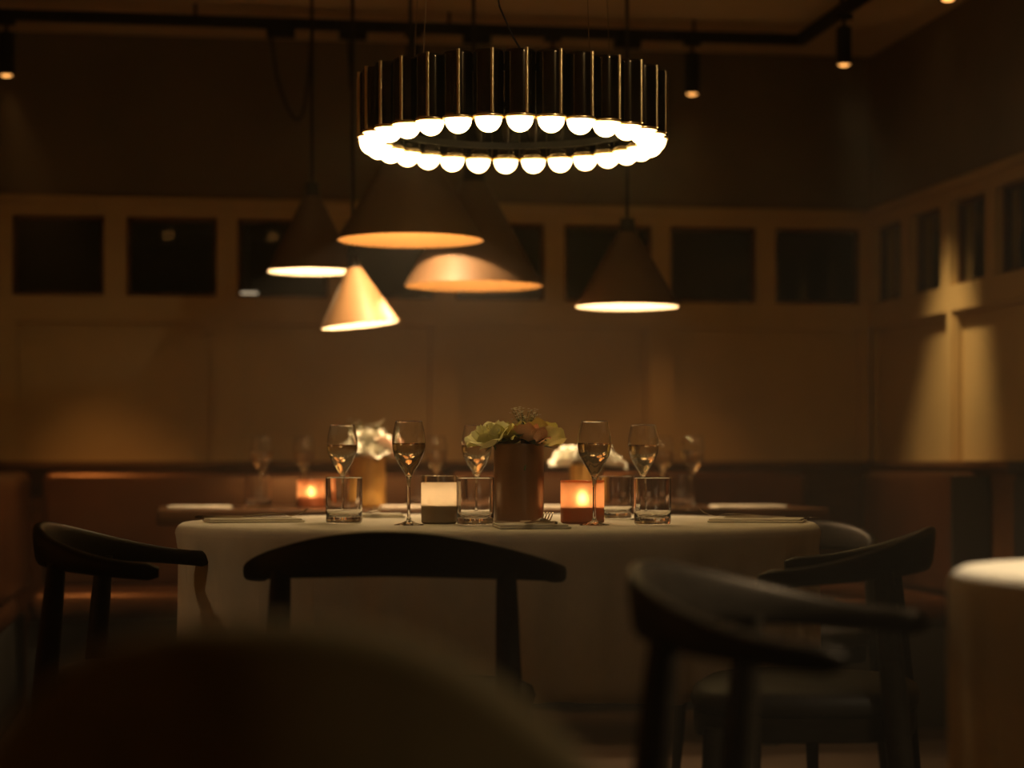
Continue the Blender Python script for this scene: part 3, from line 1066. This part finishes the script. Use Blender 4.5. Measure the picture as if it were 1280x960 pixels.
def rose(label, p, z, size, mname, tilt=(0, 0), rz=0.0, stem=.12, leaf=False, name='rose'):
    """a ruffled open rose: petals in three whorls, sepals and a stem"""
    if mname not in PET:
        PET[mname] = [[petal_mesh(k * 7 + s, *a, mname) for s in range(2)] for k, a in enumerate(((.22, 1.14, 1.2, -.2), (.44, 1.13, .85, .20), (.66, 1.06, .74, .34), (.86, .92, .66, .48)))]
    e = tag(empty(name, (p.x, p.y, z)), label, 'flower', 'cut flowers in the vases')
    e.rotation_euler = (tilt[0], tilt[1], rz)
    rnd = random.Random(hash(label) % 1000 if False else len(label) * 13 + int(size * 1e4))
    for k, n in enumerate((3, 5, 6, 6)):
        for i in range(n):
            s = size * rnd.uniform(.90, 1.10)
            inst('petal', PET[mname][k][i % 2], e, (0, 0, 0), (rnd.uniform(-.10, .10), rnd.uniform(-.10, .10), 2 * PI * (i + .4 * k) / n + rnd.uniform(-.15, .15)), (s, s, s * rnd.uniform(.95, 1.1)))
    MB().tube([(0, 0, size * .12), (0, 0, -stem * .4), (0, 0, -stem)], .0022, 8).build('stem', 'stem', e)
    for i in range(4):
        t = 2 * PI * i / 4 + .5
        m = MB()
        m.add([(0, 0, 0), (size * .35 * math.cos(t - .35), size * .35 * math.sin(t - .35), size * .04), (size * .8 * math.cos(t), size * .8 * math.sin(t), size * .02), (size * .35 * math.cos(t + .35), size * .35 * math.sin(t + .35), size * .04)], [(0, 1, 2, 3)])
        m.build('sepal', 'green', e)
    return e


def leaf(parent, loc, rot, L, Wd):
    m = MB()
    n = 6
    vs_, fs = [], []
    for i in range(n + 1):
        v = i / n
        w = Wd * math.sin(PI * (.04 + .93 * v)) ** .9
        for u in (-1, -.5, 0, .5, 1):
            vs_.append((L * v, u * w, -.25 * L * v * v + abs(u) * w * .35))
    for i in range(n):
        for j in range(4):
            a = i * 5 + j
            fs.append((a, a + 1, a + 6, a + 5))
    m.add(vs_, fs)
    o = m.build('leaf', 'green', parent, 60)
    o.location = loc; o.rotation_euler = rot
    return o


def sprig(label, p, z, n, spread, hgt, parent_name='babys_breath'):
    e = tag(empty(parent_name, (p.x, p.y, z)), label, 'flower', 'cut flowers in the vases')
    rnd = random.Random(n)
    stems, fl_ = MB(), MB()
    for i in range(n):
        a, r = rnd.uniform(0, 2 * PI), spread * math.sqrt(rnd.random())
        q = (r * math.cos(a), r * math.sin(a) * .6, hgt * rnd.uniform(.62, 1.0))
        stems.tube([(0, 0, 0), (q[0] * .35, q[1] * .35, q[2] * .6), q], .0006, 5)
        for k in range(3):
            c0 = Vector(q) + Vector((rnd.uniform(-.006, .006), rnd.uniform(-.006, .006), rnd.uniform(-.006, .006)))
            for j in range(5):
                t = 2 * PI * j / 5 + i
                d1 = Vector((math.cos(t), math.sin(t), .5)) * .0036
                sd = Vector((-math.sin(t), math.cos(t), 0)) * .0018
                fl_.add([c0, c0 + d1 * .6 + sd, c0 + d1, c0 + d1 * .6 - sd], [(0, 1, 2, 3)])
    stems.build('stems', 'stem', e)
    f = fl_.build('florets', 'white', e)
    f['kind'] = 'stuff'
    return e


pv = P(648.5, 4.76)
make_vase('flower_vase', 'brown glazed cylinder vase of yellow roses on the white cloth', 'vase', pv, TT)
vt = TT + .178


def at(px, py, d):
    return P(px, d), Z(py, d)


for lab, px, py, d, s, mn, tl, rz in (
        ('pale yellow rose drooping over the vase rim beside a flute', 617, 556, 4.735, .043, 'paley', (.15, -.55), .3),
        ('yellow rose standing tallest at the middle left of the bouquet', 634, 557, 4.76, .045, 'yellow', (.12, -.10), 1.2),
        ('peach rose in the middle right of the bouquet', 662, 557, 4.725, .040, 'peach', (.38, .20), 2.2),
        ('yellow rose leaning out at the right edge of the brown vase', 676, 557, 4.765, .044, 'yellow', (.05, .42), .9),
        ('small peach rose hidden at the back of the brown vase', 622, 549, 4.80, .028, 'peach', (-.3, -.4), .2)):
    p, z = at(px, py, d)
    rose(lab, p, z, s, mn, tl, rz - YAW, .06)
p, z = at(655, 557, 4.785)
sprig("sprig of tiny white baby's breath above the yellow roses", p, z, 34, .036, .082)
lf = tag(empty('foliage_sprig', (pv.x, pv.y, vt - .02)), 'dark green leaves spilling over the rim of the brown vase', 'leaves')
MB().tube([(0, 0, -.05), (0, 0, .0), (.005, -.01, .025)], .002, 6).build('stem', 'stem', lf)
fr = -PI / 2 - YAW
for a, L, dz in ((fr + .42, .066, .026), (fr - .5, .055, .030), (fr + 1.15, .05, .032), (fr - 1.2, .055, .034), (fr + .0, .05, .040), (PI / 2, .05, .03)):
    leaf(lf, (.018 * math.cos(a), .018 * math.sin(a), dz), (0, -.15, a), L, .014)

p = P(460, 6.72)
make_vase('flower_vase', 'ochre vase of white blooms on the long dark table', 'vase_y', p, BT, .0565, .16)
for lab, dx, dy, dz, s, mn, tl in (
        ('large white bloom leaning left in the ochre vase', -.035, -.01, .165, .050, 'white', (.1, -.4)),
        ('white bloom at the centre top of the ochre vase', .010, .0, .195, .050, 'white', (.1, .1)),
        ('blush white bloom at the right of the ochre vase', .055, -.01, .168, .050, 'pink', (.1, .5)),
        ('white bloom facing forward low in the ochre vase', .015, -.035, .160, .048, 'white', (.4, .0))):
    rose(lab, p + W(dx, dy), BT + dz, s, mn, tl, 0, .07)
sprig("sprig of baby's breath over the ochre vase of white blooms", p + W(.0, .01), BT + .17, 22, .06, .11)
p = P(733, 6.75)
make_vase('flower_vase', 'ochre vase behind the orange candle, holding two pale blooms', 'vase_y', p, BT, .0535, .135)
for lab, dx, dy, dz, s, mn, tl in (
        ('pale bloom hanging over the left rim of the second ochre vase', -.050, -.01, .135, .050, 'white', (.2, -.6)),
        ('white bloom upright in the middle of the second ochre vase', .005, .0, .140, .050, 'white', (.2, .0)),
        ('pale bloom leaning over the right rim of the second ochre vase', .060, -.01, .135, .048, 'white', (.2, .6))):
    rose(lab, p + W(dx, dy), BT + dz, s, mn, tl, 0, .07)

# ================================================================== CUTLERY AND NAPKINS
def make_fork():
    e = empty('table_fork', (0, 0, 0))
    pts = [(-.10, 0, .002), (-.06, 0, .003), (0, 0, .005), (.03, 0, .004), (.045, 0, .004)]
    m = MB()
    rings = []
    for (x, hw, z) in ((-.105, .004, .003), (-.09, .0065, .0025), (-.05, .005, .004), (0, .0032, .008), (.03, .0036, .0085), (.042, .009, .006), (.052, .0115, .003), (.062, .0118, .0035)):
        rings.append([(x, -hw, z), (x, hw, z), (x, hw, z + .0022), (x, -hw, z + .0022)])
    m.loft(rings, True, True)
    m.build('handle', 'steel', e)
    tm = MB()
    rings = []
    for (x, hw, z) in ((.060, .0017, .0034), (.072, .0014, .0065), (.084, .0013, .0125), (.094, .0008, .020)):
        rings.append([(x, -hw, z), (x, hw, z), (x, hw, z + .0018), (x, -hw, z + .0018)])
    me = tm.loft(rings, True, True).mesh('tine')
    me.materials.append(M['steel'])
    for k in range(4):
        inst('tine', me, e, (0, -.0096 + .0064 * k, 0))
    return e


def make_knife():
    e = empty('table_knife', (0, 0, 0))
    m = MB()
    m.loft([[(x, -hw, .001), (x, hw, .001), (x, hw, .001 + t), (x, -hw, .001 + t)] for x, hw, t in ((-.11, .004, .005), (-.10, .0065, .006), (-.03, .005, .006), (.0, .004, .005))], True, True)
    m.build('handle', 'steel', e)
    m = MB()
    m.loft([[(x, -a, .002), (x, b, .002), (x, b, .0032), (x, -a, .0032)] for x, a, b in ((-.0005, .004, .004), (.03, .007, .005), (.08, .0085, .005), (.10, .006, .005), (.112, .001, .004))], True, True)
    m.build('blade', 'steel', e)
    return e


def napkin(label, p, z, rz, sx=.10, sy=.07, group='folded napkins'):
    e = tag(empty('napkin', (p.x, p.y, z), rz), label, 'napkin', group)
    MB().box((-sx, -sy, 0), (sx, sy, .0045), .002).build('lower_fold', 'napkin', e, 60)
    MB().box((-sx + .003, -sy + .002, .0046), (sx - .006, sy - .004, .0085), .0018).build('upper_fold', 'napkin', e, 60)
    return e


fk, fku = make_fork(), [False]
kn, knu = make_knife(), [False]
GN, GF, GK = 'folded napkins', 'table forks', 'table knives'
nz = .0088
p = W(-.60, 4.90)
napkin('ivory napkin under cutlery at the left end of the round table', p, TT, -YAW + .25, .11, .07)
place(fku, fk, p + W(.03, .015), 'table fork with raised tines at the left end of the white cloth', 'fork', GF, TT + nz, -YAW + .18)
place(knu, kn, p + W(-.02, -.035), 'table knife at the left end of the white cloth', 'knife', GK, TT + nz, -YAW + .05)
p = W(.57, 4.90)
napkin('ivory napkin under cutlery at the right end of the round table', p, TT, -YAW - .2, .11, .07)
place(fku, fk, p + W(-.04, .01), 'table fork with raised tines at the right end of the white cloth', 'fork', GF, TT + nz, -YAW + PI - .12)
place(knu, kn, p + W(.03, -.03), 'table knife at the right end of the white cloth', 'knife', GK, TT + nz, -YAW - .05)
p = P(664, 4.45)
napkin('ivory napkin in front of the brown vase, nearest the front edge', p, TT, -YAW + .1, .075, .085)
place(fku, fk, p + W(.015, -.0), 'table fork lying on the napkin in front of the brown vase', 'fork', GF, TT + nz, -YAW + PI / 2 - .25)
place(knu, kn, p + W(-.02, .0), 'table knife lying beside the fork in front of the brown vase', 'knife', GK, TT + nz, -YAW + PI / 2 + .7)
p = P(466, 5.35)
napkin('ivory napkin at the far side of the round table by the leftmost tumbler', p, TT, -YAW + .1, .08, .07)
place(fku, fk, p + W(.0, -.01), 'table fork at the far side of the cloth next to the leftmost tumbler', 'fork', GF, TT + nz, -YAW - PI / 2 + .2)
for px, d, sx, lab in ((250, 6.62, .10, 'blurred folded napkin at the left end of the long dark table'),
                       (935, 6.72, .115, 'blurred folded napkin at the right end of the long dark table'),
                       (503, 6.62, .07, 'blurred folded napkin beside the ochre vase on the long table'),
                       (690, 6.62, .07, 'blurred folded napkin by the second ochre vase on the long table')):
    napkin(lab, P(px, d), BT, -.05, sx, .07)


# ================================================================== BEYOND THE WINDOWS
xs, ds = on_back(311, 8.33)  # glowing strip for a bright mark whose source is unknown
zs = Z(369, ds)
ls = tag(empty('bright_strip', (xs, 8.33, zs)), 'short bright strip seen low through the third window', 'light')
MB().box((-.035, -.01, -.012), (.035, .012, .012), .003).build('glow_strip', emit('strip_glow', (1.0, .72, .45), .6), ls)
MB().box((-.04, .012, -.016), (.04, .03, .016), .003).build('housing', 'black', ls)
MB().tube([(0, .02, .015), (0, .02, ZC - zs)], .004, 8).build('hanger', 'black', ls)
